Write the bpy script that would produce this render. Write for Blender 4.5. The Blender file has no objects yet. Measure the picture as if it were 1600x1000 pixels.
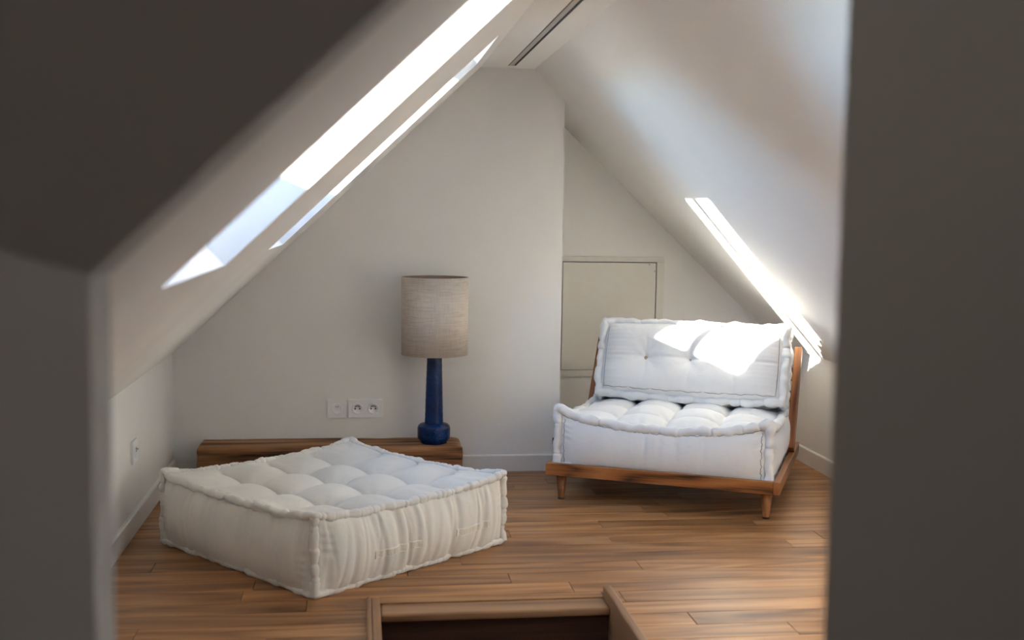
import bpy, bmesh, math, random
import numpy as np
from mathutils import Vector, Matrix

C = bpy.context.scene.collection
SC = bpy.context.scene
R = math.radians

# ------------------------------------------------------------------ camera
cam_d = bpy.data.cameras.new('camera')
cam = bpy.data.objects.new('camera', cam_d); C.objects.link(cam)
cam_d.sensor_width = 36.0
cam_d.lens = 40.05
cam_d.clip_start = 0.02
bx_ = Vector((0.9911, -0.1313, 0.0152)).normalized()     # camera right in world
fw_ = Vector((0.1321, 0.9873, -0.0886)).normalized()     # view direction
up_ = bx_.cross(fw_).normalized(); bx_ = fw_.cross(up_).normalized()
Mx = Matrix((bx_, up_, -fw_)).transposed().to_4x4()
Mx.translation = Vector((0, 0, 1.10))
cam.matrix_world = Mx
cam_d.dof.use_dof = True
cam_d.dof.focus_distance = 4.3
cam_d.dof.aperture_fstop = 2.8
SC.camera = cam

# ------------------------------------------------------------------ sky, sun, exposure
SUN = Vector((1.0, 0.40, -0.425)).normalized()
w = bpy.data.worlds.new('world'); SC.world = w; w.use_nodes = True
wn = w.node_tree.nodes; wl = w.node_tree.links
sky = wn.new('ShaderNodeTexSky'); sky.sky_type = 'NISHITA'
sky.sun_disc = False
sky.sun_elevation = math.asin(-SUN.z)
sky.sun_rotation = math.atan2(-SUN.x, -SUN.y)
sky.air_density = 1.0; sky.dust_density = 0.05; sky.ozone_density = 4.0
wl.new(sky.outputs[0], wn['Background'].inputs[0])
wn['Background'].inputs[1].default_value = 1.55

sl = bpy.data.lights.new('sun', 'SUN'); sl.energy = 20.0; sl.angle = R(0.53)
sl.color = (1.0, 0.93, 0.83)
so = bpy.data.objects.new('sun', sl); C.objects.link(so)
so.rotation_euler = SUN.to_track_quat('-Z', 'Y').to_euler()
so.location = (-6, -2, 5)

# added fill light for the partition, no fixture, behind and above the camera
hl = bpy.data.lights.new('hall_fill', 'POINT'); hl.energy = 5.3; hl.color = (1.0, 0.92, 0.84); hl.shadow_soft_size = 0.10
ho = bpy.data.objects.new('hall_fill', hl); C.objects.link(ho); ho.location = (-0.15, -0.5, 2.28)

SC.view_settings.view_transform = 'Standard'
SC.view_settings.look = 'None'
SC.view_settings.gamma = 1.0
SC.view_settings.use_curve_mapping = False
SC.view_settings.exposure = 1.45

# ------------------------------------------------------------------ helpers
def tag(o, label=None, cat=None, group=None, kind=None):
    if label: o['label'] = label
    if cat: o['category'] = cat
    if group: o['group'] = group
    if kind: o['kind'] = kind
    return o

def empty(name, loc=(0, 0, 0), rz=0.0, parent=None):
    o = bpy.data.objects.new(name, None); C.objects.link(o)
    o.location = loc; o.rotation_euler = (0, 0, rz); o.empty_display_size = 0.05
    if parent: o.parent = parent
    return o

def link(name, bm, mat, parent=None, smooth=False, kind=None):
    me = bpy.data.meshes.new(name)
    bmesh.ops.recalc_face_normals(bm, faces=bm.faces[:])
    bm.to_mesh(me); bm.free()
    if smooth:
        for p in me.polygons: p.use_smooth = True
    me.materials.append(mat)
    o = bpy.data.objects.new(name, me); C.objects.link(o)
    if parent: o.parent = parent
    if kind: o['kind'] = kind
    return o

def box(bm, lo, hi, bev=0.0, M=None, seg=2):
    b = bmesh.new()
    vs = [b.verts.new((x, y, z)) for x in (lo[0], hi[0]) for y in (lo[1], hi[1]) for z in (lo[2], hi[2])]
    for f in ((0, 1, 3, 2), (4, 6, 7, 5), (0, 4, 5, 1), (2, 3, 7, 6), (0, 2, 6, 4), (1, 5, 7, 3)):
        b.faces.new([vs[i] for i in f])
    if bev > 0:
        bmesh.ops.bevel(b, geom=b.edges[:], offset=bev, segments=seg, profile=0.6, affect='EDGES')
    merge(bm, b, M)

def merge(bm, b, M=None):
    if M is not None: bmesh.ops.transform(b, matrix=M, verts=b.verts[:])
    me = bpy.data.meshes.new('tmp'); b.to_mesh(me); b.free()
    bm.from_mesh(me); bpy.data.meshes.remove(me)

def prism(bm, poly, ax, a, b_):
    """extrude a polygon (list of 2D points) along axis ax between a and b_"""
    def P(p, k):
        return (p[0], k, p[1]) if ax == 'y' else ((k, p[0], p[1]) if ax == 'x' else (p[0], p[1], k))
    v0 = [bm.verts.new(P(p, a)) for p in poly]; v1 = [bm.verts.new(P(p, b_)) for p in poly]
    bm.faces.new(v0); bm.faces.new(list(reversed(v1)))
    n = len(poly)
    for i in range(n):
        bm.faces.new((v0[i], v0[(i + 1) % n], v1[(i + 1) % n], v1[i]))

def lathe(bm, prof, n=48, cx=0, cy=0, closed=False):
    rings = []
    for r, z in prof:
        rings.append([bm.verts.new((cx + r * math.cos(2 * math.pi * i / n), cy + r * math.sin(2 * math.pi * i / n), z)) for i in range(n)])
    K = len(rings)
    for k in range(K if closed else K - 1):
        A, B = rings[k], rings[(k + 1) % K]
        for i in range(n):
            bm.faces.new((A[i], A[(i + 1) % n], B[(i + 1) % n], B[i]))
    if not closed:
        bm.faces.new(list(reversed(rings[0]))); bm.faces.new(rings[-1])

def from_np(name, V, F, mat, parent=None, smooth=True):
    me = bpy.data.meshes.new(name)
    me.from_pydata(V, [], F); me.validate(); me.update()
    if smooth: me.polygons.foreach_set('use_smooth', [True] * len(me.polygons))
    me.materials.append(mat)
    o = bpy.data.objects.new(name, me); C.objects.link(o)
    if parent: o.parent = parent
    return o

# ------------------------------------------------------------------ materials
def newmat(name):
    m = bpy.data.materials.new(name); m.use_nodes = True
    return m, m.node_tree.nodes, m.node_tree.links, m.node_tree.nodes['Principled BSDF']

def ramp(N, stops):
    r = N.new('ShaderNodeValToRGB'); e = r.color_ramp.elements
    while len(e) < len(stops): e.new(0.5)
    for i, (p, c) in enumerate(stops):
        e[i].position = p; e[i].color = (*c, 1)
    return r

def plaster(name, col, rough=0.85, bump=0.02, sc=55):
    m, N, L, B = newmat(name)
    tc = N.new('ShaderNodeTexCoord')
    n1 = N.new('ShaderNodeTexNoise'); n1.inputs['Scale'].default_value = sc; n1.inputs['Detail'].default_value = 6
    L.new(tc.outputs['Object'], n1.inputs['Vector'])
    n2 = N.new('ShaderNodeTexNoise'); n2.inputs['Scale'].default_value = 2.2; n2.inputs['Detail'].default_value = 3
    L.new(tc.outputs['Object'], n2.inputs['Vector'])
    r = ramp(N, [(0.3, [c * 0.97 for c in col]), (0.7, [min(1, c * 1.02) for c in col])])
    L.new(n2.outputs[0], r.inputs[0]); L.new(r.outputs[0], B.inputs['Base Color'])
    b = N.new('ShaderNodeBump'); b.inputs['Strength'].default_value = bump; b.inputs['Distance'].default_value = 0.01
    L.new(n1.outputs[0], b.inputs['Height']); L.new(b.outputs[0], B.inputs['Normal'])
    B.inputs['Roughness'].default_value = rough
    B.inputs['Specular IOR Level'].default_value = 0.25
    return m

def plain(name, col, rough=0.5, metal=0.0, spec=0.5, coat=0.0):
    m, N, L, B = newmat(name)
    tc = N.new('ShaderNodeTexCoord'); n = N.new('ShaderNodeTexNoise'); n.inputs['Scale'].default_value = 30
    L.new(tc.outputs['Object'], n.inputs['Vector'])
    r = ramp(N, [(0.3, [c * 0.985 for c in col]), (0.7, [min(1, c * 1.012) for c in col])])
    L.new(n.outputs[0], r.inputs[0]); L.new(r.outputs[0], B.inputs['Base Color'])
    B.inputs['Roughness'].default_value = rough; B.inputs['Metallic'].default_value = metal
    B.inputs['Specular IOR Level'].default_value = spec; B.inputs['Coat Weight'].default_value = coat
    return m

def wood(name, dark, mid, light, axis='X', grain=14.0, stretch=0.06, rough=(0.32, 0.5), vary=0.5, knots=0.6, bump=0.05, rings=0.5, spec=0.4):
    """grain runs along the given object axis; each object gets its own offset and tone"""
    m, N, L, B = newmat(name)
    tc = N.new('ShaderNodeTexCoord'); oi = N.new('ShaderNodeObjectInfo')
    mp = N.new('ShaderNodeMapping')
    s = [grain, grain, grain]; s['XYZ'.index(axis)] = grain * stretch
    mp.inputs['Scale'].default_value = s
    mul = N.new('ShaderNodeVectorMath'); mul.operation = 'SCALE'
    cmb = N.new('ShaderNodeCombineXYZ')
    for i in range(3): L.new(oi.outputs['Random'], cmb.inputs[i])
    L.new(cmb.outputs[0], mul.inputs[0]); mul.inputs['Scale'].default_value = 37.0
    add = N.new('ShaderNodeVectorMath'); add.operation = 'ADD'
    L.new(tc.outputs['Object'], add.inputs[0]); L.new(mul.outputs[0], add.inputs[1])
    L.new(add.outputs[0], mp.inputs['Vector'])
    # broad figure
    n1 = N.new('ShaderNodeTexNoise'); n1.inputs['Scale'].default_value = 1.0; n1.inputs['Detail'].default_value = 5; n1.inputs['Distortion'].default_value = 0.8
    L.new(mp.outputs[0], n1.inputs['Vector'])
    # cathedral rings: contour lines of a slow noise
    n2 = N.new('ShaderNodeTexNoise'); n2.inputs['Scale'].default_value = 0.45; n2.inputs['Detail'].default_value = 1.5
    L.new(mp.outputs[0], n2.inputs['Vector'])
    mm = N.new('ShaderNodeMath'); mm.operation = 'MULTIPLY'; mm.inputs[1].default_value = 16.0
    L.new(n2.outputs[0], mm.inputs[0])
    fr = N.new('ShaderNodeMath'); fr.operation = 'PINGPONG'; fr.inputs[1].default_value = 1.0
    L.new(mm.outputs[0], fr.inputs[0])
    # fine fibres
    mp2 = N.new('ShaderNodeMapping'); s2 = [grain * 14] * 3; s2['XYZ'.index(axis)] = grain * 0.35
    mp2.inputs['Scale'].default_value = s2; L.new(add.outputs[0], mp2.inputs['Vector'])
    n3 = N.new('ShaderNodeTexNoise'); n3.inputs['Scale'].default_value = 1.0; n3.inputs['Detail'].default_value = 3
    L.new(mp2.outputs[0], n3.inputs['Vector'])
    def mixf(a, b, f):
        x = N.new('ShaderNodeMix'); x.data_type = 'FLOAT'
        if isinstance(f, float): x.inputs[0].default_value = f
        else: L.new(f, x.inputs[0])
        L.new(a, x.inputs[2]); L.new(b, x.inputs[3]); return x.outputs[0]
    v = mixf(n1.outputs[0], fr.outputs[0], 0.28 * rings)
    v = mixf(v, n3.outputs[0], 0.27)
    r = ramp(N, [(0.34, dark), (0.49, mid), (0.66, light)])
    L.new(v, r.inputs[0])
    # tone per object
    hsv = N.new('ShaderNodeHueSaturation')
    mr = N.new('ShaderNodeMapRange'); mr.inputs['To Min'].default_value = 1 - 0.32 * vary; mr.inputs['To Max'].default_value = 1 + 0.26 * vary
    L.new(oi.outputs['Random'], mr.inputs['Value']); L.new(mr.outputs[0], hsv.inputs['Value'])
    L.new(r.outputs[0], hsv.inputs['Color'])
    # knots / dark flecks
    vo = N.new('ShaderNodeTexVoronoi'); vo.inputs['Scale'].default_value = 1.0
    mp3 = N.new('ShaderNodeMapping'); s3 = [grain * 0.5] * 3; s3['XYZ'.index(axis)] = grain * 0.13
    mp3.inputs['Scale'].default_value = s3; L.new(add.outputs[0], mp3.inputs['Vector'])
    dist = N.new('ShaderNodeVectorMath'); dist.operation = 'ADD'
    sc2 = N.new('ShaderNodeVectorMath'); sc2.operation = 'SCALE'; sc2.inputs['Scale'].default_value = 0.35
    L.new(n1.outputs['Color'], sc2.inputs[0]); L.new(mp3.outputs[0], dist.inputs[0]); L.new(sc2.outputs[0], dist.inputs[1])
    L.new(dist.outputs[0], vo.inputs['Vector'])
    kr = ramp(N, [(0.04, (0.16, 0.11, 0.08)), (0.16, (0.66, 0.57, 0.5)), (0.30, (1, 1, 1))])
    L.new(vo.outputs['Distance'], kr.inputs[0])
    mk = N.new('ShaderNodeMix'); mk.data_type = 'RGBA'; mk.blend_type = 'MULTIPLY'; mk.inputs[0].default_value = knots
    L.new(hsv.outputs[0], mk.inputs[6]); L.new(kr.outputs[0], mk.inputs[7])
    L.new(mk.outputs[2], B.inputs['Base Color'])
    rr = N.new('ShaderNodeMapRange'); rr.inputs['To Min'].default_value = rough[0]; rr.inputs['To Max'].default_value = rough[1]
    L.new(n3.outputs[0], rr.inputs['Value']); L.new(rr.outputs[0], B.inputs['Roughness'])
    b = N.new('ShaderNodeBump'); b.inputs['Strength'].default_value = bump; b.inputs['Distance'].default_value = 0.01
    L.new(v, b.inputs['Height']); L.new(b.outputs[0], B.inputs['Normal'])
    B.inputs['Specular IOR Level'].default_value = spec
    return m

def fabric(name, col, bump=0.25, weave=700.0, wr=22.0, sheen=0.2):
    m, N, L, B = newmat(name)
    tc = N.new('ShaderNodeTexCoord')
    n1 = N.new('ShaderNodeTexNoise'); n1.inputs['Scale'].default_value = weave; n1.inputs['Detail'].default_value = 2
    n2 = N.new('ShaderNodeTexNoise'); n2.inputs['Scale'].default_value = wr; n2.inputs['Detail'].default_value = 4; n2.inputs['Distortion'].default_value = 1.2
    n3 = N.new('ShaderNodeTexNoise'); n3.inputs['Scale'].default_value = 6; n3.inputs['Detail'].default_value = 3
    for n in (n1, n2, n3): L.new(tc.outputs['Object'], n.inputs['Vector'])
    r = ramp(N, [(0.3, [c * 0.95 for c in col]), (0.7, [min(1, c * 1.03) for c in col])])
    L.new(n3.outputs[0], r.inputs[0]); L.new(r.outputs[0], B.inputs['Base Color'])
    b1 = N.new('ShaderNodeBump'); b1.inputs['Strength'].default_value = bump; b1.inputs['Distance'].default_value = 0.012
    L.new(n2.outputs[0], b1.inputs['Height'])
    b2 = N.new('ShaderNodeBump'); b2.inputs['Strength'].default_value = 0.12; b2.inputs['Distance'].default_value = 0.001
    L.new(n1.outputs[0], b2.inputs['Height']); L.new(b1.outputs[0], b2.inputs['Normal'])
    L.new(b2.outputs[0], B.inputs['Normal'])
    B.inputs['Roughness'].default_value = 0.92; B.inputs['Sheen Weight'].default_value = sheen
    B.inputs['Specular IOR Level'].default_value = 0.15
    return m

def linen(name):
    m, N, L, B = newmat(name)
    tc = N.new('ShaderNodeTexCoord')
    mp = N.new('ShaderNodeMapping'); mp.inputs['Scale'].default_value = (14, 14, 420); L.new(tc.outputs['Object'], mp.inputs['Vector'])
    n = N.new('ShaderNodeTexNoise'); n.inputs['Scale'].default_value = 1; n.inputs['Detail'].default_value = 4; L.new(mp.outputs[0], n.inputs['Vector'])
    mp2 = N.new('ShaderNodeMapping'); mp2.inputs['Scale'].default_value = (300, 300, 20); L.new(tc.outputs['Object'], mp2.inputs['Vector'])
    n2 = N.new('ShaderNodeTexNoise'); n2.inputs['Scale'].default_value = 1; L.new(mp2.outputs[0], n2.inputs['Vector'])
    mx = N.new('ShaderNodeMix'); mx.data_type = 'FLOAT'; mx.inputs[0].default_value = 0.3
    L.new(n.outputs[0], mx.inputs[2]); L.new(n2.outputs[0], mx.inputs[3])
    r = ramp(N, [(0.28, (0.47, 0.385, 0.31)), (0.5, (0.66, 0.57, 0.48)), (0.72, (0.75, 0.66, 0.565))])
    L.new(mx.outputs[0], r.inputs[0]); L.new(r.outputs[0], B.inputs['Base Color'])
    b = N.new('ShaderNodeBump'); b.inputs['Strength'].default_value = 0.3; b.inputs['Distance'].default_value = 0.001
    L.new(mx.outputs[0], b.inputs['Height']); L.new(b.outputs[0], B.inputs['Normal'])
    B.inputs['Roughness'].default_value = 0.95; B.inputs['Specular IOR Level'].default_value = 0.1
    return m

def ceramic(name):
    m, N, L, B = newmat(name)
    tc = N.new('ShaderNodeTexCoord')
    mp = N.new('ShaderNodeMapping'); mp.inputs['Scale'].default_value = (1, 1, 2.2); L.new(tc.outputs['Object'], mp.inputs['Vector'])
    v = N.new('ShaderNodeTexVoronoi'); v.inputs['Scale'].default_value = 95; L.new(mp.outputs[0], v.inputs['Vector'])
    n = N.new('ShaderNodeTexNoise'); n.inputs['Scale'].default_value = 18; n.inputs['Detail'].default_value = 4; L.new(tc.outputs['Object'], n.inputs['Vector'])
    r = ramp(N, [(0.25, (0.001, 0.007, 0.034)), (0.55, (0.003, 0.024, 0.105)), (0.8, (0.008, 0.055, 0.20))])
    mx = N.new('ShaderNodeMix'); mx.data_type = 'FLOAT'; mx.inputs[0].default_value = 0.35
    L.new(n.outputs[0], mx.inputs[2]); L.new(v.outputs['Distance'], mx.inputs[3]); L.new(mx.outputs[0], r.inputs[0])
    L.new(r.outputs[0], B.inputs['Base Color'])
    b = N.new('ShaderNodeBump'); b.inputs['Strength'].default_value = 0.25; b.inputs['Distance'].default_value = 0.004
    L.new(v.outputs['Distance'], b.inputs['Height']); L.new(b.outputs[0], B.inputs['Normal'])
    B.inputs['Roughness'].default_value = 0.25; B.inputs['Specular IOR Level'].default_value = 0.3; B.inputs['Coat Weight'].default_value = 0.0
    return m

def glass(name):
    m = bpy.data.materials.new(name); m.use_nodes = True
    N = m.node_tree.nodes; L = m.node_tree.links; N.clear()
    out = N.new('ShaderNodeOutputMaterial'); t = N.new('ShaderNodeBsdfTransparent'); g = N.new('ShaderNodeBsdfGlossy')
    t.inputs[0].default_value = (0.95, 0.97, 0.97, 1); g.inputs['Roughness'].default_value = 0.02
    f = N.new('ShaderNodeFresnel'); f.inputs[0].default_value = 1.45
    mx = N.new('ShaderNodeMixShader'); L.new(f.outputs[0], mx.inputs[0]); L.new(t.outputs[0], mx.inputs[1]); L.new(g.outputs[0], mx.inputs[2])
    L.new(mx.outputs[0], out.inputs[0])
    return m

M_wall = plaster('wall_paint', (0.89, 0.864, 0.82))
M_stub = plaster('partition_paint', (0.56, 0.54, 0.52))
M_hall = plaster('hall_paint', (0.30, 0.27, 0.24))
M_trim = plain('trim_paint', (0.80, 0.77, 0.73), 0.45)
M_hatch = plain('hatch_paint', (0.77, 0.73, 0.66), 0.5)
M_gap = plain('shadow_gap_grey', (0.10, 0.095, 0.09), 0.8)
M_grey = plain('diffuser_metal', (0.50, 0.47, 0.44), 0.5, 0.3)
M_plast = plain('white_plastic', (0.93, 0.92, 0.92), 0.35)
M_hole = plain('socket_dark', (0.05, 0.05, 0.055), 0.6)
M_pin = plain('pin_metal', (0.6, 0.58, 0.55), 0.3, 1.0)
M_frame = plain('window_metal', (0.10, 0.105, 0.11), 0.5)
M_glass = glass('pane_glass')
M_oak = wood('oak_floor', (0.21, 0.088, 0.029), (0.39, 0.177, 0.060), (0.52, 0.27, 0.115), 'X', 13, 0.11, (0.30, 0.44), 0.75, 0.8, 0.05, 1.0, 0.42)
M_oakt = wood('oak_trim', (0.17, 0.08, 0.036), (0.31, 0.16, 0.075), (0.40, 0.22, 0.11), 'X', 10, 0.07, (0.38, 0.5), 0.2, 0.2, 0.03, 0.4)
M_oaky = wood('oak_trim_long', (0.17, 0.08, 0.036), (0.31, 0.16, 0.075), (0.40, 0.22, 0.11), 'Y', 10, 0.07, (0.38, 0.5), 0.2, 0.2, 0.03, 0.4)
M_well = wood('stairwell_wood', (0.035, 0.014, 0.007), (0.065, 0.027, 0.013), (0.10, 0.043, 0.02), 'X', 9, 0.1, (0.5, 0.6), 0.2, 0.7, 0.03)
M_teak = wood('teak', (0.045, 0.016, 0.006), (0.32, 0.112, 0.031), (0.46, 0.18, 0.053), 'X', 16, 0.16, (0.34, 0.48), 0.15, 0.35, 0.03, 1.3)
M_teaky = wood('teak_long', (0.11, 0.036, 0.012), (0.34, 0.125, 0.038), (0.46, 0.19, 0.062), 'Y', 13, 0.09, (0.34, 0.48), 0.15, 0.25, 0.03, 0.8)
M_teakz = wood('teak_upright', (0.11, 0.036, 0.012), (0.34, 0.125, 0.038), (0.46, 0.19, 0.062), 'Z', 13, 0.09, (0.34, 0.48), 0.15, 0.25, 0.03, 0.8)
M_beam = wood('old_beam', (0.03, 0.013, 0.006), (0.25, 0.115, 0.048), (0.46, 0.24, 0.115), 'X', 13, 0.11, (0.6, 0.8), 0.0, 1.0, 0.5, 0.9, 0.25)
M_ecru = fabric('ecru_cotton', (0.86, 0.825, 0.765), 0.16)
M_white = fabric('white_cotton', (0.87, 0.86, 0.84), 0.14)
M_tape = fabric('cotton_tape', (0.86, 0.81, 0.72), 0.35, 500, 60)
M_thread = plain('thread_tan', (0.52, 0.40, 0.26), 0.9)
M_stitch = plain('stitch_grey', (0.27, 0.26, 0.26), 0.9)
M_black = plain('black_tag', (0.01, 0.012, 0.02), 0.8)
M_linen = linen('linen')
M_dim_inside = plain('shade_dim_inside', (0.30, 0.24, 0.18), 0.9, spec=0.1)
M_blue = ceramic('blue_glaze')
M_brass = plain('dark_brass', (0.10, 0.075, 0.05), 0.4, 0.8)

# ------------------------------------------------------------------ dimensions of the attic
XL, XR = -0.776, 2.036          # knee walls
YB, YR = 4.869, 5.33            # back wall, recess wall
YP0, YP1 = 0.965, 1.06          # partition the camera looks through
ZC = 1.735                      # flat ceiling
TL, TR = 0.9555, 0.946          # roof slopes
XC0, XC1 = 0.499, 0.732         # flat ceiling between the slopes
ZKL = ZC - TL * (XC0 - XL)      # knee wall heights
ZKR = ZC - TR * (XR - XC1)
def zl(x): return ZC - TL * (XC0 - x)
def zr(x): return ZC - TR * (x - XC1)
YE = 5.7
DEPTH = 0.50                    # roof thickness, seen as the window reveals

# ---- sloped ceiling on the left, with the two roof windows
uL = Vector((1, 0, TL)).normalized(); nL = Vector((-TL, 0, 1)).normalized()
oL = Vector((XC0, 0, ZC))
def slabL(bm, s0, s1, y0, y1, d0=0.0, d1=DEPTH):
    b = bmesh.new()
    vs = []
    for s in (s0, s1):
        for y in (y0, y1):
            for d in (d0, d1):
                p = oL + uL * s + nL * d; vs.append(b.verts.new((p.x, y, p.z)))
    for f in ((0, 1, 3, 2), (4, 6, 7, 5), (0, 4, 5, 1), (2, 3, 7, 6), (0, 2, 6, 4), (1, 5, 7, 3)):
        b.faces.new([vs[i] for i in f])
    merge(bm, b)
kL = math.sqrt(1 + TL * TL)
sW0, sW1 = (-0.275 - XC0) * kL, (0.415 - XC0) * kL
sB = (XL - 0.5 - XC0) * kL
sT = 0.62
W1 = (1.63, 2.40); W2 = (3.50, 4.15)
bm = bmesh.new()
slabL(bm, sB, sW0, YP1 - 0.02, YE)
slabL(bm, sW1, 0.0, YP1 - 0.02, YE)
prev = YP1 - 0.02
for (a, b) in (W1, W2):
    slabL(bm, sW0, sW1, prev, a); prev = b
slabL(bm, sW0, sW1, prev, YE)
link('wall_sloped_left', bm, M_wall, kind='structure')

# ---- sloped ceiling on the right
uR = Vector((1, 0, -TR)).normalized(); nR = Vector((TR, 0, 1)).normalized()
oR = Vector((XC1, 0, ZC))
def slabR(bm, s0, s1, y0, y1, d0=0.0, d1=0.3):
    b = bmesh.new(); vs = []
    for s in (s0, s1):
        for y in (y0, y1):
            for d in (d0, d1):
                p = oR + uR * s + nR * d; vs.append(b.verts.new((p.x, y, p.z)))
    for f in ((0, 1, 3, 2), (4, 6, 7, 5), (0, 4, 5, 1), (2, 3, 7, 6), (0, 2, 6, 4), (1, 5, 7, 3)):
        b.faces.new([vs[i] for i in f])
    merge(bm, b)
kR = math.sqrt(1 + TR * TR)
bm = bmesh.new(); slabR(bm, 0.0, (XR + 0.35 - XC1) * kR, YP1 - 0.02, YE)
link('wall_sloped_right', bm, M_wall, kind='structure')

# ---- flat ceiling strip with a slot for the linear diffuser
SX0, SX1, SY1 = 0.607, 0.641, 4.79
bm = bmesh.new()
box(bm, (XC0, YP1, ZC), (SX0, YE, ZC + 0.06))
box(bm, (SX1, YP1, ZC), (XC1, YE, ZC + 0.06))
box(bm, (SX0, SY1, ZC), (SX1, YE, ZC + 0.06))
box(bm, (XC0 - 0.4, YP1 - 0.02, ZC + 0.06), (XC1 + 0.3, YE, ZC + 0.6))
link('ceiling', bm, M_wall, kind='structure')

t = tag(empty('ceiling_vent', (SX0, YP1, ZC)), 'long thin grey slot vent running along the flat strip of ceiling', 'vent')
L_ = SY1 - YP1
bm = bmesh.new()
box(bm, (0.0005, 0, 0.045), (SX1 - SX0 - 0.0005, L_ - 0.0005, 0.0555))
link('slot_back', bm, M_gap, t)
for nm, a in (('slot_edge', 0.0005), ('slot_edge', SX1 - SX0 - 0.0045)):
    bm = bmesh.new(); box(bm, (a, 0, 0.0005), (a + 0.004, L_ - 0.0005, 0.045)); link(nm, bm, M_gap, t)
bm = bmesh.new(); box(bm, (0.008, 0, 0.003), (SX1 - SX0 - 0.008, L_ - 0.003, 0.010)); link('slot_blade', bm, M_grey, t)

# ---- knee walls, back wall, recess wall
bm = bmesh.new(); box(bm, (XL - 0.12, YP0 - 0.4, -0.05), (XL, YE, ZKL)); link('wall_left', bm, M_wall, kind='structure')
bm = bmesh.new(); box(bm, (XR, YP0 - 0.4, -0.05), (XR + 0.12, YE, ZKR)); link('wall_right', bm, M_wall, kind='structure')
XB = 0.866
bm = bmesh.new()
prism(bm, [(XL, -0.02), (XB, -0.02), (XB, zr(XB)), (XC1, ZC), (XC0, ZC), (XL, ZKL)], 'y', YB, YE)
link('wall_back', bm, M_wall, kind='structure')
bm = bmesh.new()
prism(bm, [(XB, -0.02), (XR, -0.02), (XR, ZKR), (XB, zr(XB))], 'y', YR, YE)
link('wall_recess', bm, M_wall, kind='structure')

# ---- partition the camera looks through, and the stair hall behind the camera
XJ0, XJ1, XJ1B = -0.218, 0.420, 0.530
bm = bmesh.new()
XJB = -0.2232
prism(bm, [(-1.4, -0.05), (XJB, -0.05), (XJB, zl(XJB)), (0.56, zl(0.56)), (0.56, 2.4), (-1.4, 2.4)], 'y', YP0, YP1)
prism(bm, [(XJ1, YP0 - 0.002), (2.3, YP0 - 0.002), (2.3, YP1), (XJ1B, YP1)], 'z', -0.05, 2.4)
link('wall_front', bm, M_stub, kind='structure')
# the face of the partition folds above the left jamb: a vertical pier, then a panel leaning towards the hall
Cc = Vector((XJ0, YP0, zl(XJ0)))
phi = R(46)
nF = Vector((math.sin(phi) * 0.691, -math.cos(phi), -math.sin(phi) * 0.723))
wF = Vector((-0.691 * math.cos(phi), -math.sin(phi), 0.723 * math.cos(phi)))
E_ = Cc + Vector((1, 0, TL)) * 0.66
# crease of pier and panel: runs left and a little up within the panel's plane
dq = Vector((-0.0675, 0, 0.0265)); dq.y = (nF.x * dq.x + nF.z * dq.z) / -nF.y
Q_ = Cc + dq * 14
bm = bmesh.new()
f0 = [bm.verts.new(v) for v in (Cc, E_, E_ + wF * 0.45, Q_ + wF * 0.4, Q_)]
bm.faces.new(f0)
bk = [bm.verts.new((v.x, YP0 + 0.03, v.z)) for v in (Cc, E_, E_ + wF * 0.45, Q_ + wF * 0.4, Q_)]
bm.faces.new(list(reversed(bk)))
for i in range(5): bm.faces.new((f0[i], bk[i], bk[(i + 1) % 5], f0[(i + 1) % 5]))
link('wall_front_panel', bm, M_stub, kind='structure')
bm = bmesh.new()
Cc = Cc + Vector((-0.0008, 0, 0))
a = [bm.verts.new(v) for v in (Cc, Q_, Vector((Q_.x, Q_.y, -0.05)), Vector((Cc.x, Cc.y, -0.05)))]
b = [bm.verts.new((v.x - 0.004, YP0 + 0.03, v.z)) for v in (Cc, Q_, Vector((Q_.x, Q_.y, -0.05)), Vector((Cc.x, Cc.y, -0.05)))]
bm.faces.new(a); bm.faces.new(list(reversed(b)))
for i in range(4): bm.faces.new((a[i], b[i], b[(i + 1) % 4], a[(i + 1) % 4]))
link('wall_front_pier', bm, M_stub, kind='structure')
# stair hall shell
bm = bmesh.new()
box(bm, (-1.5, -1.7, -0.05), (-1.4, YP1, 2.5)); link('wall_hall_left', bm, M_hall, kind='structure')
bm = bmesh.new()
box(bm, (2.3, -1.7, -0.05), (2.4, YP1, 2.5)); link('wall_hall_right', bm, M_hall, kind='structure')
bm = bmesh.new()
box(bm, (-1.5, -1.8, -0.05), (2.4, -1.7, 2.5))
link('wall_hall_back', bm, M_hall, kind='structure')
bm = bmesh.new(); box(bm, (-1.5, -1.8, 2.4), (2.4, YP1 + 0.3, 2.5)); link('ceiling_hall', bm, M_hall, kind='structure')

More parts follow.
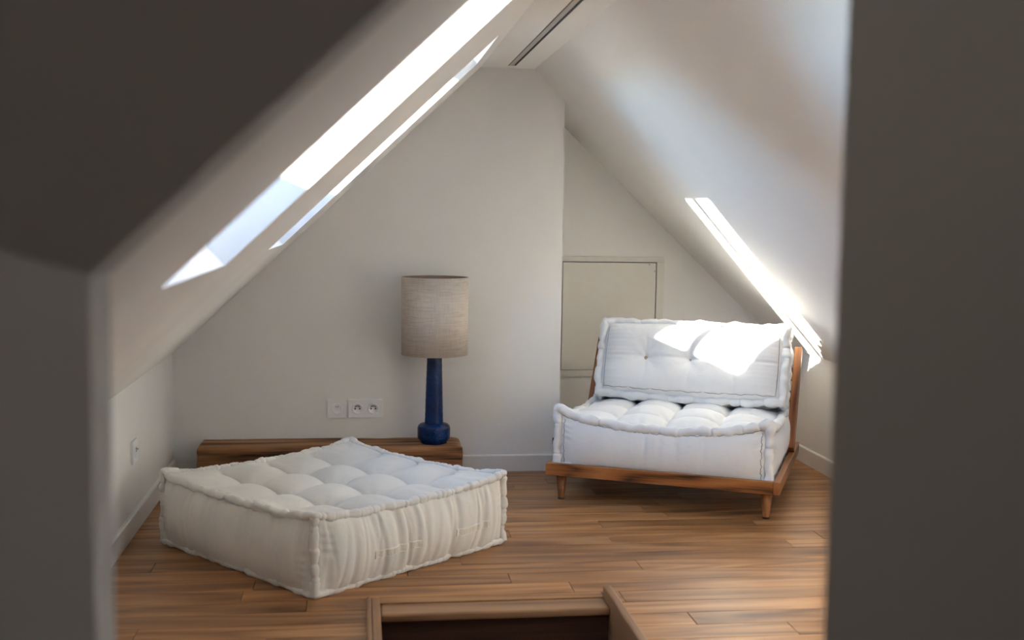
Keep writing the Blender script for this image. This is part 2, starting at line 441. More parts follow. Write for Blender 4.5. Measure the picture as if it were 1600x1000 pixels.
# ---- roof windows
def roof_window(n, y0, y1, sun_stop, fn, fb):
    root = empty('window_%d' % n, (0, 0, 0)); root['kind'] = 'structure'
    fw = 0.05
    def bar(name, s0, s1, a, b, d0, d1, mat):
        bm = bmesh.new(); slabL(bm, s0, s1, a, b, d0, d1); return link(name, bm, mat, root)
    d0, d1 = DEPTH - 0.05, DEPTH + 0.03
    bar('window_frame', sW0, sW0 + fb, y0, y1, d0, d1, M_frame)
    bar('window_frame', sW1 - fw, sW1, y0, y1, d0, d1, M_frame)
    bar('window_frame', sW0 + fb, sW1 - fw, y0, y0 + fn, d0, d1, M_frame)
    bar('window_frame', sW0 + fb, sW1 - fw, y1 - fw, y1, d0, d1, M_frame)
    ym = (y0 + y1) / 2 + 0.005
    bar('glazing_bar', sW0 + fb, sW1 - fw, ym - 0.014, ym + 0.014, DEPTH - 0.030, DEPTH - 0.001, M_frame)
    bar('pane', sW0 + fb, sW1 - fw, y0 + fn, ym - 0.014, DEPTH - 0.012, DEPTH - 0.008, M_glass)
    bar('pane', sW0 + fb, sW1 - fw, ym + 0.014, y1 - fw, DEPTH - 0.012, DEPTH - 0.008, M_glass)
    # added unseen slats outside the head, cutting off the top of the sunbeam
    for k in range(int(round(sun_stop / 0.04))):
        a = sW1 - 0.04 * (k + 1)
        bar('sun_stop_slat', a + 0.0005, a + 0.0395, y0 + 0.01, y1 - 0.01, DEPTH + 0.032, DEPTH + 0.042, M_frame)
    # light portal lying in the frame: only guides sampling of the sky, gives off nothing
    al = bpy.data.lights.new('portal', 'AREA'); al.shape = 'RECTANGLE'
    al.size = (sW1 - sW0); al.size_y = y1 - y0; al.cycles.is_portal = True
    ao = bpy.data.objects.new('portal', al); C.objects.link(ao)
    c = oL + uL * ((sW0 + sW1) / 2) + nL * (DEPTH + 0.06)
    Mp = Matrix((uL, Vector((0, 1, 0)), nL)).transposed()
    if Mp.determinant() < 0: Mp = Matrix((uL, Vector((0, -1, 0)), nL)).transposed()
    Mp = Mp.to_4x4(); Mp.translation = Vector((c.x, (y0 + y1) / 2, c.z)); ao.matrix_world = Mp
roof_window(1, *W1, 0.28, 0.03, 0.004); roof_window(2, *W2, 0.32, 0.12, 0.03)

# ------------------------------------------------------------------ floor: sub-floor and planks round the stair opening
HX0, HX1, HY0, HY1 = 0.058, 0.712, 1.9, 3.19
root = empty('floor', (0, 0, 0)); root['kind'] = 'structure'
bm = bmesh.new()
box(bm, (-1.5, -1.8, -0.12), (2.4, HY0, -0.016)); box(bm, (-1.5, HY1, -0.12), (2.4, YE, -0.016))
box(bm, (-1.5, HY0, -0.12), (HX0, HY1, -0.016)); box(bm, (HX1, HY0, -0.12), (2.4, HY1, -0.016))
link('subfloor', bm, M_gap, root)
rnd = random.Random(11)
PW = 0.0985
y = 1.07
row = 0
def plank(x0, x1, y0, y1):
    bm = bmesh.new()
    dz = rnd.uniform(-0.0006, 0.0)
    box(bm, (0.0008, 0.0008, -0.015), (x1 - x0 - 0.0008, y1 - y0 - 0.0008, 0.0), 0.0012, seg=1)
    o = link('plank', bm, M_oak, root); o.location = (x0, y0, dz)
while y < YR - 0.001:
    y1 = min(y + PW, YR)
    xend = XR
    xs = XL
    x = XL - rnd.uniform(0, 0.9)
    cuts = [XL]
    while True:
        x += rnd.uniform(0.55, 1.5)
        if x >= XR - 0.12: break
        if x > XL + 0.12: cuts.append(x)
    cuts.append(XR)
    for a, b in zip(cuts[:-1], cuts[1:]):
        if y1 > YB and b <= XB: continue
        if y1 > YB: a = max(a, XL)
        if y < HY1 - 0.001 and y1 > HY0 and b > HX0 and a < HX1:
            yy1 = y1
            if a < HX0: plank(a, HX0, y, y1)
            if b > HX1: plank(HX1, b, y, y1)
            if y1 > HY1 + 0.004: plank(max(a, HX0), min(b, HX1), HY1, y1)
        elif y < YB and y1 > YB:
            if a < XB: plank(a, min(b, XB), y, YB)
            if b > XB: plank(max(a, XB), b, y, y1)
        else:
            plank(max(a, XB) if y >= YB - 1e-4 else a, b, y, y1)
    y = y1; row += 1

# ---- stair opening: nosing, side boards, dark lining
t = tag(empty('stair_opening', (HX0, HY1, 0)), 'oak edged stairwell opening cut in the floor at the bottom of the view', 'stairwell')
Wd = HX1 - HX0
bm = bmesh.new(); box(bm, (0.002, -0.095, -0.024), (Wd - 0.002, -0.006, -0.001), 0.008, seg=3); link('nosing', bm, M_oakt, t)
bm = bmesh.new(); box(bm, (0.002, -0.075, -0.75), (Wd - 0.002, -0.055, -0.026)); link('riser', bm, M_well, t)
bm = bmesh.new(); box(bm, (-0.024, -1.29, -0.014), (0.001, 0.012, 0.014), 0.004); o = link('side_board', bm, M_oaky, t)
bm = bmesh.new(); box(bm, (-0.038, -1.29, -0.010), (-0.0245, 0.006, 0.020), 0.005); o = link('edge_strip', bm, M_oaky, t)
bm = bmesh.new(); box(bm, (Wd - 0.001, -1.29, -0.75), (Wd + 0.024, 0.018, 0.030), 0.006); o = link('side_board', bm, M_oaky, t)
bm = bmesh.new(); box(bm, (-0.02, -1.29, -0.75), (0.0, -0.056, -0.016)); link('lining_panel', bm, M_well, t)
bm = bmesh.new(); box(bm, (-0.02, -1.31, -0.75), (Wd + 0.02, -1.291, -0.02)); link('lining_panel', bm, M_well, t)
for k in range(3):
    bm = bmesh.new(); z = -0.20 - 0.19 * k; box(bm, (0.001, -0.33 - 0.23 * k, z - 0.03), (Wd - 0.001, -0.078 - 0.2 * k, z), 0.006); link('tread', bm, M_oakt, t)
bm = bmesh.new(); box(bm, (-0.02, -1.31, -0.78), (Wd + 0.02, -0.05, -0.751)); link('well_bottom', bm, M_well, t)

# ---- baseboards
def baseboard(name, p0, p1, inward, h=0.073, th=0.013):
    p0 = Vector((*p0, 0)); p1 = Vector((*p1, 0)); d = (p1 - p0); L_ = d.length; d.normalize()
    n = Vector((*inward, 0))
    bm = bmesh.new()
    prof = [(0, 0.0005), (th, 0.0005), (th, h - 0.004), (th - 0.004, h), (0, h)]
    v0 = [bm.verts.new(p0 + n * a + Vector((0, 0, z))) for a, z in prof]
    v1 = [bm.verts.new(p1 + n * a + Vector((0, 0, z))) for a, z in prof]
    bm.faces.new(v0); bm.faces.new(list(reversed(v1)))
    for i in range(5): bm.faces.new((v0[i], v0[(i + 1) % 5], v1[(i + 1) % 5], v1[i]))
    link(name, bm, M_trim, kind='structure')
baseboard('baseboard_left', (XL, YP1), (XL, YB), (1, 0))
baseboard('baseboard_back', (XL + 0.013, YB), (XB, YB), (0, -1))
baseboard('baseboard_return', (XB, YB), (XB, YR), (1, 0))
baseboard('baseboard_recess', (XB + 0.013, YR), (XR - 0.013, YR), (0, -1))
baseboard('baseboard_right', (XR, YP1), (XR, YR), (-1, 0))

# ---- hatch in the recess wall
d = empty('door_1', (0.915, YR, 0.352)); d['kind'] = 'structure'
Wh, Hh = 1.444 - 0.915, 0.927 - 0.352
def bxo(name, lo, hi, mat, par, bev=0.001):
    bm = bmesh.new(); box(bm, lo, hi, bev); return link(name, bm, mat, par)
bxo('door_frame', (0, -0.012, 0), (Wh, 0.0, 0.030), M_hatch, d)
bxo('door_frame', (0, -0.012, Hh - 0.024), (Wh, 0.0, Hh), M_hatch, d)
bxo('door_frame', (0, -0.012, 0.0305), (0.034, 0.0, Hh - 0.0245), M_hatch, d)
bxo('door_frame', (Wh - 0.036, -0.012, 0.0305), (Wh, 0.0, Hh - 0.0245), M_hatch, d)
bxo('door_gap', (0.0345, -0.002, 0.031), (Wh - 0.0365, 0.0, Hh - 0.025), M_gap, d, 0)
bxo('door_panel', (0.0375, -0.010, 0.0335), (Wh - 0.040, -0.002, Hh - 0.0285), M_hatch, d)
for (x, z) in ((Wh - 0.072, Hh - 0.036), (Wh - 0.046, Hh - 0.068)):
    bm = bmesh.new(); lathe(bm, [(0.004, -0.0015), (0.004, 0.0), (0.002, 0.001)], 12)
    o = link('screw_cap', bm, M_grey, d); o.rotation_euler = (R(90), 0, 0); o.location = (x, -0.0101, z)

# ------------------------------------------------------------------ upholstery
def grid_face(nu, nv, fn, V, F):
    base = len(V)
    for j in range(nv + 1):
        for i in range(nu + 1):
            V.append(fn(2 * i / nu - 1, 2 * j / nv - 1))
    for j in range(nv):
        for i in range(nu):
            a = base + j * (nu + 1) + i
            F.append((a, a + 1, a + nu + 2, a + nu + 1))

def pleats(rg, n, amp, centre=0.0, spread=0.5):
    out = []
    for k in range(n):
        s = rg.gauss(centre, spread) if rg.random() < 0.65 else rg.uniform(-0.97, 0.97)
        out.append((s, rg.uniform(0.010, 0.045), amp * rg.uniform(0.3, 1.0), rg.uniform(-0.09, 0.09), rg.choice((1, 1, 1, -1, 0))))
    return out

class Cushion:
    """mattress-like cushion lying in local XY, thickness along Z, its tufted face up.  Functions give body and rolled edge."""
    def __init__(s, W, D, H, seed, sag=0.01, bulge=0.03, tufts=(3, 3), pillow=0.034, base=-0.026, dip=0.02, pleat=0.005, npl=46, single=False, ear=0.012, bow=0.010):
        s.__dict__.update(locals()); s.rg = random.Random(seed)
        s.side_pl = [pleats(s.rg, npl, pleat) for _ in range(4)]
        s.tp = []
        nx, ny = tufts
        for i in range(nx):
            for j in range(ny):
                s.tp.append((-1 + 2 * (i + 1) / (nx + 1), -1 + 2 * (j + 1) / (ny + 1)))
        s.trad = [(s.rg.uniform(0, 6.28), s.rg.choice((5, 6, 7))) for _ in s.tp]
    def edge_z(s, a, b):                      # height offset of the top rim at rim position
        k = min(abs(a), abs(b))
        return s.sag * (k * k - 1) + s.ear * (k ** 10)
    def plan(s, a, b):                        # rim bows in a little between corners
        k = s.bow
        x = s.W / 2 * a * (1 - max(k, -0.015) * (1 - b * b) * abs(a) ** 3)
        y = s.D / 2 * b * (1 - k * (1 - a * a) * abs(b) ** 3)
        return x, y
    def top(s, a, b):
        x, y = s.plan(a, b)
        rim = max(abs(a), abs(b))
        ez = s.sag * ((a * a - 1) * b ** 4 + (b * b - 1) * a ** 4) + s.ear * (abs(a * b)) ** 10
        nx, ny = s.tufts
        z = 0
        if not s.single:
            u = ((a + 1) / 2 * (nx + 1)) % 1.0 * 2 - 1; v = ((b + 1) / 2 * (ny + 1)) % 1.0 * 2 - 1
            dome = (max(0, 1 - u * u) * max(0, 1 - v * v))
            # outer cells keep their height towards the rim
            z += s.pillow * dome ** 0.42 + s.base * (1 - rim ** 14)
        else:
            z += s.pillow * (max(0, 1 - a ** 6) * max(0, 1 - b ** 4)) ** 0.55
            z -= 0.007 * math.exp(-(abs(b - 0.03) * s.D / 2 / 0.006) ** 1.3) * (1 - a ** 8)
        for (ta, tb), (ph, kk) in zip(s.tp, s.trad):
            dx = (a - ta) * s.W / 2; dy = (b - tb) * s.D / 2; r = math.hypot(dx, dy)
            if r < 0.25:
                z -= s.dip * math.exp(-(r / (0.055 if s.single else 0.032)) ** 1.1)
                if s.single: z -= 0.008 * math.exp(-abs(dx + 0.004 * math.sin(dy * 60 + ta * 9)) / 0.005) * math.exp(-abs(dy) / 0.07)
                if r > 1e-5:
                    z += (0.004 if s.single else 0.0055) * math.cos(kk * math.atan2(dy, dx) + ph) * (r / 0.03) * math.exp(-r / 0.03)
        # folds running in from the rim
        if rim > 0.55:
            q = (rim - 0.55) / 0.45
            c = (a if abs(b) > abs(a) else b)
            w_ = math.sin(c * 31 + 3 * math.sin(c * 7 + s.seed)) * 0.5 + 0.5 * math.sin(c * 53 + s.seed * 2.1)
            z += 0.0022 * w_ * q * (1 - rim ** 30)
        z *= (1 - rim ** 40)
        return (x, y, s.H + ez + z)
    def bot(s, a, b):
        x, y = s.plan(a, b)
        return (x, y, 0.0)
    def side(s, k):
        sg = s.side_pl[k]
        def fn(p, q):
            t = (q + 1) / 2
            a, b = ((p, -1), (1, p), (-p, 1), (-1, -p))[k]
            x, y = s.plan(a, b)
            ez = s.edge_z(a, b)
            z = t * (s.H + ez)
            prof = max(0.0, 1 - (2 * t - 1) ** 2) ** 0.62
            out = s.bulge * prof * max(0, 1 - abs(p) ** 9) ** 0.6 - 0.004 * (1 - prof)* (1 - abs(p) ** 9) * 0
            for (c, w_, am, tl, lo) in sg:
                dd = (p - c - tl * (t - 0.5)) / w_
                if -4 < dd < 4:
                    f = (1.0 if lo == 0 else (t ** 0.7 if lo == 1 else (1 - t) ** 0.7))
                    out -= am * (math.exp(-dd * dd) - 0.3 * math.exp(-(dd - 1.8) ** 2 / 2)) * f * min(1, prof * 1.6)
            # vertical creases near the corners run sideways
            e = max(0, abs(p) - 0.86) / 0.14
            out += 0.0022 * math.sin(t * 38 + 4 * math.sin(t * 9 + k)) * e * (1 - e) * 4 * prof
            nx_, ny_ = ((0, -1), (1, 0), (0, 1), (-1, 0))[k]
            return (x + nx_ * out, y + ny_ * out, z)
        return fn
    def body(s, name, mat, parent, n=112, nside=34):
        V, F = [], []
        m = max(24, int(n * s.D / s.W))
        grid_face(n, m, s.top, V, F)
        F0 = len(F); grid_face(24, 24, s.bot, V, F)
        for k in range(4): grid_face(int((n if k % 2 == 0 else m) * 1.5), nside, s.side(k), V, F)
        bm = bmesh.new()
        vs = [bm.verts.new(v) for v in V]
        for f in F:
            try: bm.faces.new([vs[i] for i in f])
            except ValueError: pass
        bmesh.ops.remove_doubles(bm, verts=bm.verts[:], dist=0.00008)
        return link(name, bm, mat, parent, smooth=True)
    def loop(s, top=True, off=0.008, n=300):
        P = []
        for k in range(4):
            for i in range(n):
                p = -1 + 2 * i / n
                a, b = ((p, -1), (1, p), (-p, 1), (-1, -p))[k]
                x, y = s.plan(a, b)
                r = math.hypot(a, b)
                x += off * (a if abs(a) > 0.9999 else 0) ; y += off * (b if abs(b) > 0.9999 else 0)
                P.append((x, y, (s.H + s.edge_z(a, b)) if top else 0.010))
        return P
    def corner(s, a, b, off=0.008, n=100):
        x, y = s.plan(a, b); 
        return [(x + a * off, y + b * off, 0.012 + (s.H + s.ear - 0.012) * i / n) for i in range(n + 1)]

def tube(name, P, r0, mat, parent, closed, seed, pinch=0.035, m=12, wob=0.0025, flat=1.0, depth=0.4, thin=None):
    rg = random.Random(seed)
    P = [Vector(p) for p in P]; n = len(P)
    # arc length
    Ls = [0.0]
    for i in range(1, n): Ls.append(Ls[-1] + (P[i] - P[i - 1]).length)
    tot = Ls[-1] + ((P[0] - P[-1]).length if closed else 0)
    pins = []; x = 0.0
    while x < tot:
        x += rg.uniform(0.45, 1.6) * pinch
        pins.append((x, rg.uniform(0.25, 1.0) * depth, rg.uniform(0.0022, 0.006), rg.uniform(-1, 1)))
    ph = [rg.uniform(0, 6.28) for _ in range(6)]
    V, F = [], []
    for i in range(n):
        if closed: T = (P[(i + 1) % n] - P[i - 1])
        else: T = P[min(n - 1, i + 1)] - P[max(0, i - 1)]
        T.normalize()
        A = Vector((0, 0, 1)) if abs(T.z) < 0.8 else Vector((1, 0, 0))
        U = T.cross(A).normalized(); W_ = U.cross(T).normalized()
        l = Ls[i]
        k = 1 + 0.10 * math.sin(l * 55 + ph[0]) + 0.07 * math.sin(l * 131 + ph[1])
        tw = 0
        for (c, am, w_, sk) in pins:
            dd = (l - c) / w_
            if abs(dd) < 4: k -= am * math.exp(-dd * dd)
        cx = wob * (math.sin(l * 39 + ph[2]) + 0.6 * math.sin(l * 87 + ph[3])); cz = wob * (math.sin(l * 33 + ph[4]) + 0.6 * math.sin(l * 101 + ph[5]))
        for j in range(m):
            th = 2 * math.pi * j / m
            # pinches spiral a little round the roll
            rr = r0 * (thin(i / n) if thin else 1) * max(0.45, k) * (1 + 0.05 * math.sin(3 * th + l * 70))
            V.append(tuple(P[i] + U * (cx + rr * math.cos(th)) + W_ * (cz + rr * math.sin(th) * flat)))
    for i in range(n if closed else n - 1):
        i2 = (i + 1) % n
        for j in range(m):
            F.append((i * m + j, i * m + (j + 1) % m, i2 * m + (j + 1) % m, i2 * m + j))
    if not closed:
        F.append(tuple(range(m))); F.append(tuple((n - 1) * m + j for j in range(m)))
    return from_np(name, V, F, mat, parent)

def rolled_edges(c, mat, parent, r=0.0125, seed=1, thin=None, **kw):
    tube('piping', c.loop(True), r, mat, parent, True, seed, thin=thin, **kw)
    tube('piping', c.loop(False), r * 0.92, mat, parent, True, seed + 1, **kw)
    for i, (a, b) in enumerate(((-1, -1), (1, -1), (1, 1), (-1, 1))):
        tube('piping', c.corner(a, b), r, mat, parent, False, seed + 5 + i, **kw)

def seams(c, mat, parent, r, face=False):
    """the thin dark stitched line where a rolled edge meets the flat cloth"""
    rg = random.Random(c.seed + 99); ph = [rg.uniform(0, 6.28) for _ in range(4)]
    def wob(l): return 0.0016 * math.sin(l * 60 + ph[0]) + 0.0012 * math.sin(l * 141 + ph[1])
    P = []; n = 130
    for k in ((3, 0, 1) if face else (3, 0, 1, 2)):
        for i in range(n):
            p = -1 + 2 * i / n
            if face:                           # on the tufted face, inside the rim
                qx = 1 - 0.046; qy = 1 - 0.112; a, b = ((p * qx, -qy), (qx, p * qy), (-p * qx, qy), (-qx, -p * qy))[k]
                x, y, z = c.top(a, b); P.append((x, y + wob(x + y), z + 0.0006))
            else:                              # on the sides, under the rim
                x, y, z = c.side(k)(p * 0.96, 1 - 0.145); nx, ny = ((0, -1), (1, 0), (0, 1), (-1, 0))[k]
                P.append((x + nx * 0.001, y + ny * 0.001, z + wob(p)))
    tube('stitching', P, 0.0012, mat, parent, not face, 5, pinch=9, m=6, wob=0)
    if not face:
        for k in (0,):
            for sg in (-1, 1):
                P = []
                for i in range(60):
                    q = -0.86 + 1.62 * i / 59
                    x, y, z = c.side(k)(sg * (1 - 0.050) + wob(q * 0.3) * 2.4, q); nx, ny = ((0, -1), (1, 0))[k]
                    P.append((x + nx * 0.001, y + ny * 0.001, z))
                tube('stitching', P, 0.0013, mat, parent, False, 6, pinch=9, m=6, wob=0)

# ---- pouf on the floor
pth = math.atan2(0.519, 0.609)
pr = empty('floor_pouf', (-0.083, 3.806, 0.0), pth)
tag(pr, 'square ecru tufted mattress pouf with rolled edges lying on the wooden floor', 'pouf')
pc = Cushion(0.785, 0.785, 0.232, 3, sag=0.014, bulge=0.046, pillow=0.052, base=-0.050, dip=0.030, pleat=0.0068, npl=52)
pc.body('cover', M_ecru, pr, 120, 40)
rolled_edges(pc, M_ecru, pr, 0.0134, 21, pinch=0.030, depth=0.36, wob=0.0016)
# cotton tape handles sewn on the side that faces the stairs (local -Y side)
def tape(s0, s1, t0, t1, seed):
    rg = random.Random(seed); fn = pc.side(0)
    V, F = [], []; n, m = 60, 6
    for i in range(n + 1):
        p = s0 + (s1 - s0) * i / n
        for j in range(m + 1):
            q = t0 + (t1 - t0) * j / m
            v = Vector(fn(p, q * 2 - 1)); v.y -= 0.0022 + 0.0008 * (0.5 + 0.5 * math.sin(p * 190 + seed + 1.5 * math.sin(p * 67))) * (1 if 0 < j < m else 0.2)
            V.append(tuple(v))
    k = len(V)
    V += [(x, y + 0.004, z) for x, y, z in V]
    for i in range(n):
        for j in range(m):
            a = i * (m + 1) + j; F.append((a, a + m + 1, a + m + 2, a + 1)); F.append((k + a, k + a + 1, k + a + m + 2, k + a + m + 1))
    for i in range(n):
        for j in (0, m):
            a = i * (m + 1) + j; F.append((a, a + m + 1, k + a + m + 1, k + a))
    for j in range(m):
        for i in (0, n):
            a = i * (m + 1) + j; F.append((a, a + 1, k + a + 1, k + a))
    o = from_np('handle_tape', V, F, M_tape, pr); o['label'] = 'cream cotton tape handle'
tape(-0.50, -0.02, 0.36, 0.47, 4)
tape(0.38, 0.76, 0.36, 0.47, 9)

# ---- lounge chair
CH = (0.7209, 4.3364); CTH = R(-26.3)
CW, CD, ZT, ZB = 0.8992, 0.8387, 0.1504, 0.1027
ch = empty('lounge_chair', (CH[0], CH[1], 0), CTH)
tag(ch, 'low teak lounge chair frame with reclined back and tapered legs in the corner', 'chair')
def part(name, lo, hi, mat, bev=0.003, par=ch, M=None):
    bm = bmesh.new(); box(bm, lo, hi, bev, M); return link(name, bm, mat, par)
part('front_rail', (0, 0, ZB), (CW - 0.0245, 0.024, ZT), M_teak)
part('side_rail', (CW - 0.024, 0.0, ZB), (CW, CD, ZT), M_teaky)
part('side_rail', (0, 0.0245, ZB), (0.024, CD, ZT), M_teaky)
part('back_rail', (0.0245, CD - 0.024, ZB), (CW - 0.0245, CD, ZT), M_teak)
part('seat_panel', (0.0245, 0.0245, ZB + 0.006), (CW - 0.0245, CD - 0.0245, ZB + 0.020), M_teak, 0.001)
for (lx, ly, sx, sy) in ((0.052, 0.052, -1, -1), (CW - 0.052, 0.052, 1, -1), (0.052, CD - 0.06, -1, 1), (CW - 0.052, CD - 0.06, 1, 1)):
    bm = bmesh.new()
    prof = [(0.0125, 0.006), (0.0135, 0.012), (0.0225, ZB - 0.001)]
    lathe(bm, prof, 24)
    o = link('leg', bm, M_teakz, ch, True); o.location = (lx, ly, 0)
    bm = bmesh.new(); lathe(bm, [(0.0128, 0.0), (0.0134, 0.002), (0.0134, 0.006), (0.0125, 0.0075)], 24)
    link('foot_cap', bm, M_brass, o, True)
lean = R(31.3)
for px in (0.0, CW - 0.03):
    o = part('back_post', (0, -0.055, 0.0), (0.03, 0.0, 0.462), M_teakz, 0.003)
    o.location = (px, 0.60, ZT - 0.002); o.rotation_euler = (-lean, 0, 0)
for k, h in enumerate((0.10, 0.21, 0.32, 0.41)):
    o = part('back_slat', (0.0305, -0.020, h), (CW - 0.0305, -0.004, h + 0.06 if k < 3 else h + 0.045), M_teak, 0.002)
    o.location = (0, 0.60, ZT - 0.002); o.rotation_euler = (-lean, 0, 0)

# ---- seat cushion on the chair
def chp(x, y, z):
    c, s = math.cos(CTH), math.sin(CTH)
    return (CH[0] + c * x - s * y, CH[1] + s * x + c * y, z)
SWd, SDp = 0.80, 0.72
se = empty('seat_cushion', chp(0.025 + 0.42, 0.05 + SDp / 2, ZB + 0.0215), CTH)
tag(se, 'thick white tufted seat cushion with rolled edges on the low wooden chair', 'cushion')
sc_ = Cushion(SWd, SDp, 0.222, 8, sag=0.044, bulge=0.040, pillow=0.040, base=-0.034, dip=0.022, pleat=0.0022, npl=14, ear=0.014)
sc_.body('cover', M_white, se, 110, 36)
rolled_edges(sc_, M_white, se, 0.0180, 50, pinch=0.085, depth=0.24)
seams(sc_, M_stitch, se, 0.015)
bm = bmesh.new(); box(bm, (-SWd / 2 - 0.032, -SDp / 2 - 0.004, 0.092), (-SWd / 2 - 0.012, -SDp / 2 - 0.001, 0.118), 0.0006)
o = link('fabric_tag', bm, M_black, se); o['label'] = 'small black fabric tag'

# ---- back cushion leaning on the back posts, its tufted face to the front
BW, BH, BT = 0.752, 0.297, 0.15
be = empty('back_cushion', (0, 0, 0))
tag(be, 'white back cushion with three tan button tufts propped upright, sunlit', 'cushion')
bl = R(20)
c_, s_ = math.cos(CTH), math.sin(CTH)
ax = Vector((c_, s_, 0)); ay = Vector((-s_, c_, 0))
upv = (ay * math.sin(bl) + Vector((0, 0, 1)) * math.cos(bl)); nv = ax.cross(upv)   # face normal to the front
low = Vector(chp(0.464, 0.50, 0.375))
ori = low + upv * (BH / 2) - nv * BT
Mb = Matrix((ax, upv, nv)).transposed().to_4x4(); Mb.translation = ori
be.matrix_world = Mb
bc = Cushion(BW, BH, BT, 5, sag=0.004, bulge=0.02, tufts=(3, 1), pillow=0.055, base=0, dip=0.042, pleat=0.0025, npl=16, single=True, ear=0.006, bow=-0.07)
bc.body('cover', M_white, be, 150, 30)
rolled_edges(bc, M_white, be, 0.0180, 70, pinch=0.07, depth=0.26, thin=lambda t: 1 - 0.5 * max(0.0, 1 - abs(t - 0.625) / 0.11) ** 0.3)
seams(bc, M_stitch, be, 0.015, face=True)
for (ta, tb) in bc.tp:
    p = bc.top(ta, tb)
    bm = bmesh.new()
    lathe(bm, [(0.0, -0.004), (0.008, -0.003), (0.0105, 0.002), (0.006, 0.005), (0.003, 0.004), (0.0008, 0.0045)], 14)
    o = link('button', bm, M_thread, be, True); o.location = (p[0], p[1], p[2] + 0.002); o['label'] = 'tan thread button'

# ------------------------------------------------------------------ reclaimed beam against the wall
BX0, BX1, BY0, BY1, BZ0, BZ1 = -0.652, 0.424, 4.650, 4.852, 0.058, 0.157
br = empty('wooden_beam', ((BX0 + BX1) / 2, (BY0 + BY1) / 2, 0.0))
tag(br, 'old dark rough sawn timber beam lying along the back wall as a low shelf', 'beam')
V, F = [], []
Lb, Db, Hb = BX1 - BX0, BY1 - BY0, BZ1 - BZ0
from mathutils import noise as mnoise
bm = bmesh.new()
box(bm, (-Lb / 2, -Db / 2, BZ0), (Lb / 2, Db / 2, BZ1), 0.008, seg=2)
for ax_, n_, rng in (('x', 60, (-Lb / 2, Lb / 2)), ('y', 8, (-Db / 2, Db / 2)), ('z', 6, (BZ0, BZ1))):
    for k in range(1, n_):
        c = rng[0] + (rng[1] - rng[0]) * k / n_
        co = {'x': (c, 0, 0), 'y': (0, c, 0), 'z': (0, 0, c)}[ax_]; no = {'x': (1, 0, 0), 'y': (0, 1, 0), 'z': (0, 0, 1)}[ax_]
        bmesh.ops.bisect_plane(bm, geom=bm.verts[:] + bm.edges[:] + bm.faces[:], plane_co=co, plane_no=no)
for v in bm.verts:
    p = v.co
    q = Vector((p.x * 4, p.y * 14, p.z * 14))
    dv = mnoise.noise(q) * 0.004 + mnoise.noise(q * 3.1) * 0.0022
    onz = abs(p.z - BZ1) < 0.012; ony = abs(p.y + Db / 2) < 0.012
    v.co.z += dv * (0.5 if onz else 0.2) - (0.004 * max(0, mnoise.noise(Vector((p.x * 9, 3, 1))) + 0.2) if onz and ony else 0)
    v.co.y += dv * (1.2 if ony else 0.2)
    if abs(p.x) > Lb / 2 - 0.012: v.co.x += mnoise.noise(Vector((5, p.y * 20, p.z * 20))) * 0.006
    if p.x > Lb / 2 - 0.03 and onz: v.co.z -= 0.006 * (p.x - Lb / 2 + 0.03) / 0.03
link('timber', bm, M_beam, br, True)
for x in (-Lb / 2 + 0.10, Lb / 2 - 0.16):
    bm = bmesh.new(); box(bm, (x, -0.07, 0.0), (x + 0.06, 0.07, BZ0 - 0.001 + 0.003), 0.003); link('support_block', bm, M_beam, br)

# ------------------------------------------------------------------ table lamp on the beam
lx, ly, lz = 0.308, 4.7255, BZ1 - 0.0005
lp = empty('table_lamp', (lx, ly, lz))
tag(lp, 'table lamp with blue glazed ceramic base and tall linen drum shade on the beam', 'lamp')
bm = bmesh.new()
lathe(bm, [(0.050, 0.0), (0.056, 0.003), (0.057, 0.010), (0.0665, 0.020), (0.0685, 0.030), (0.0690, 0.064), (0.066, 0.074), (0.058, 0.081), (0.045, 0.0845), (0.0395, 0.087)], 64)
link('base', bm, M_blue, lp, True)
bm = bmesh.new()
prof = [(0.0392, 0.0865)] + [(0.0388 - 0.0078 * (k / 30) + 0.00035 * math.sin(k * 2.1), 0.088 + 0.29 * k / 30) for k in range(31)] + [(0.029, 0.382), (0.020, 0.385)]
lathe(bm, prof, 64); link('stem', bm, M_blue, lp, True)
bm = bmesh.new(); lathe(bm, [(0.018, 0.385), (0.018, 0.43), (0.012, 0.435), (0.012, 0.45)], 20); link('bulb_holder', bm, M_brass, lp, True)
bm = bmesh.new()
lathe(bm, [(0.1355, 0.375), (0.138, 0.375), (0.1395, 0.698), (0.137, 0.698)], 96, closed=True)
sh = link('lamp_shade', bm, M_linen, lp, True)
bm = bmesh.new(); lathe(bm, [(0.1343, 0.3755), (0.1352, 0.3755), (0.1367, 0.6965), (0.1358, 0.6965)], 96, closed=True)  # added inner ring; the dimness inside the lampshade is put into its colour
o = link('shade_dim_inside', bm, M_dim_inside, lp, True); o['label'] = 'inside of the lamp shade, its dimness put into the tan colour'
for p in sh.data.polygons:
    if abs(p.normal.z) > 0.5: p.use_smooth = False
bm = bmesh.new()
for k in range(3):
    a = k * 2.094
    box(bm, (0.0115, -0.0015, 0.44), (0.1345, 0.0015, 0.443), 0, Matrix.Rotation(a, 4, 'Z'))
link('shade_spider', bm, M_brass, lp)

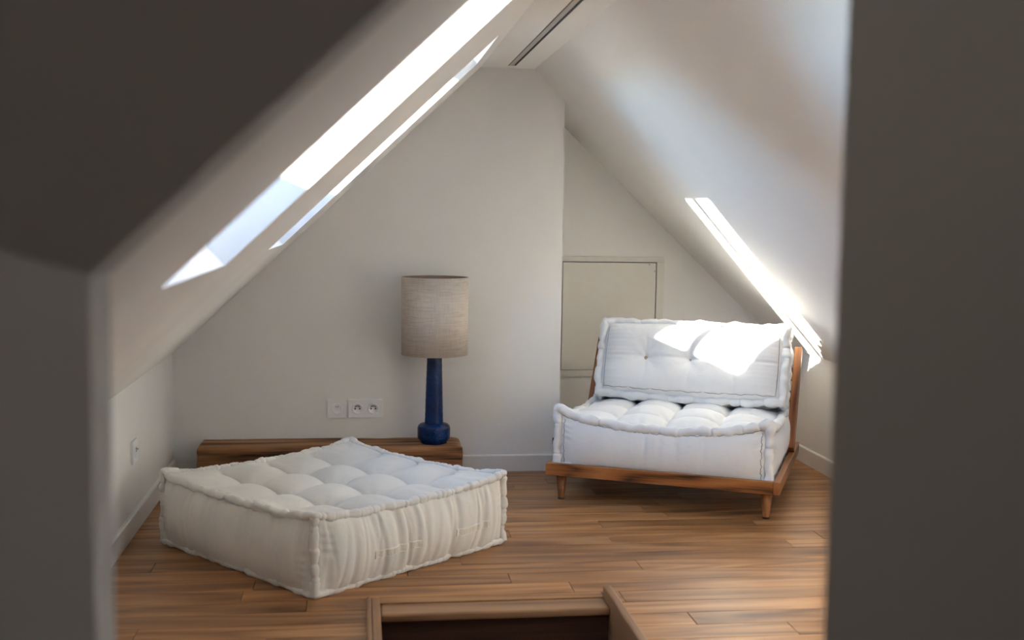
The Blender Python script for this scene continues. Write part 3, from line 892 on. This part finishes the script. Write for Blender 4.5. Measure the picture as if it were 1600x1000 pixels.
# ------------------------------------------------------------------ wall sockets
def socket_unit(name, loc, rz, gangs, label, blank=False):
    t_ = empty(name, loc, rz); tag(t_, label, 'socket', 'white electrical plates on the back wall' if rz == 0 else None)
    wpl = 0.080 + 0.0675 * (gangs - 1)
    bm = bmesh.new(); box(bm, (-wpl / 2, -0.009, -0.040), (wpl / 2, 0.0, 0.040), 0.0025); link('plate', bm, M_plast, t_)
    for g in range(gangs):
        gx = (g - (gangs - 1) / 2) * 0.0675
        bm = bmesh.new()
        if blank:
            lathe(bm, [(0.0, 0.010), (0.019, 0.0105), (0.0215, 0.012), (0.0235, 0.011), (0.0245, 0.008)], 40)
        else:
            lathe(bm, [(0.0, 0.0092), (0.0185, 0.0095), (0.0205, 0.0125), (0.0235, 0.012), (0.0245, 0.008)], 40)
        o = link('insert', bm, M_plast, t_, True); o.rotation_euler = (R(90), 0, 0); o.location = (gx, 0, 0)
        if blank:
            for (hx, hz) in ((-0.004, 0.009), (0.004, 0.009)):
                bm = bmesh.new(); box(bm, (hx - 0.002, hz - 0.002, 0.0102), (hx + 0.002, hz + 0.002, 0.0108)); link('contact', bm, M_hole, o)
            bm = bmesh.new(); box(bm, (-0.007, -0.001, 0.0102), (0.007, 0.000, 0.0107)); link('slot', bm, M_grey, o)
        else:
            for hx in (-0.0095, 0.0095):
                bm = bmesh.new(); lathe(bm, [(0.0035, 0.0088), (0.0035, 0.0103), (0.001, 0.0104)], 14, hx, 0.0); link('contact_hole', bm, M_hole, o)
            bm = bmesh.new()
            for k in range(9):
                a = R(42 + 12 * k); box(bm, (0.013 * math.cos(a) - 0.002, 0.013 * math.sin(a) - 0.0016 - 0.001, 0.0096), (0.013 * math.cos(a) + 0.002, 0.013 * math.sin(a) + 0.0006, 0.0104))
            link('shutter', bm, M_hole, o)
            bm = bmesh.new(); lathe(bm, [(0.0024, 0.009), (0.0024, 0.019), (0.001, 0.020)], 12, 0.0, 0.0085); link('earth_pin', bm, M_pin, o, True)
socket_unit('data_socket', (-0.097, YB, 0.281), 0.0, 1, 'square white single wall plate with round blank insert left of double socket', True)
socket_unit('power_socket', (0.0235, YB, 0.281), 0.0, 2, 'wide white double power socket on the back wall left of the lamp')
socket_unit('power_socket', (XL, 4.015, 0.280), R(90), 1, 'single white power socket low on the left knee wall')
bpy.context.view_layer.update()
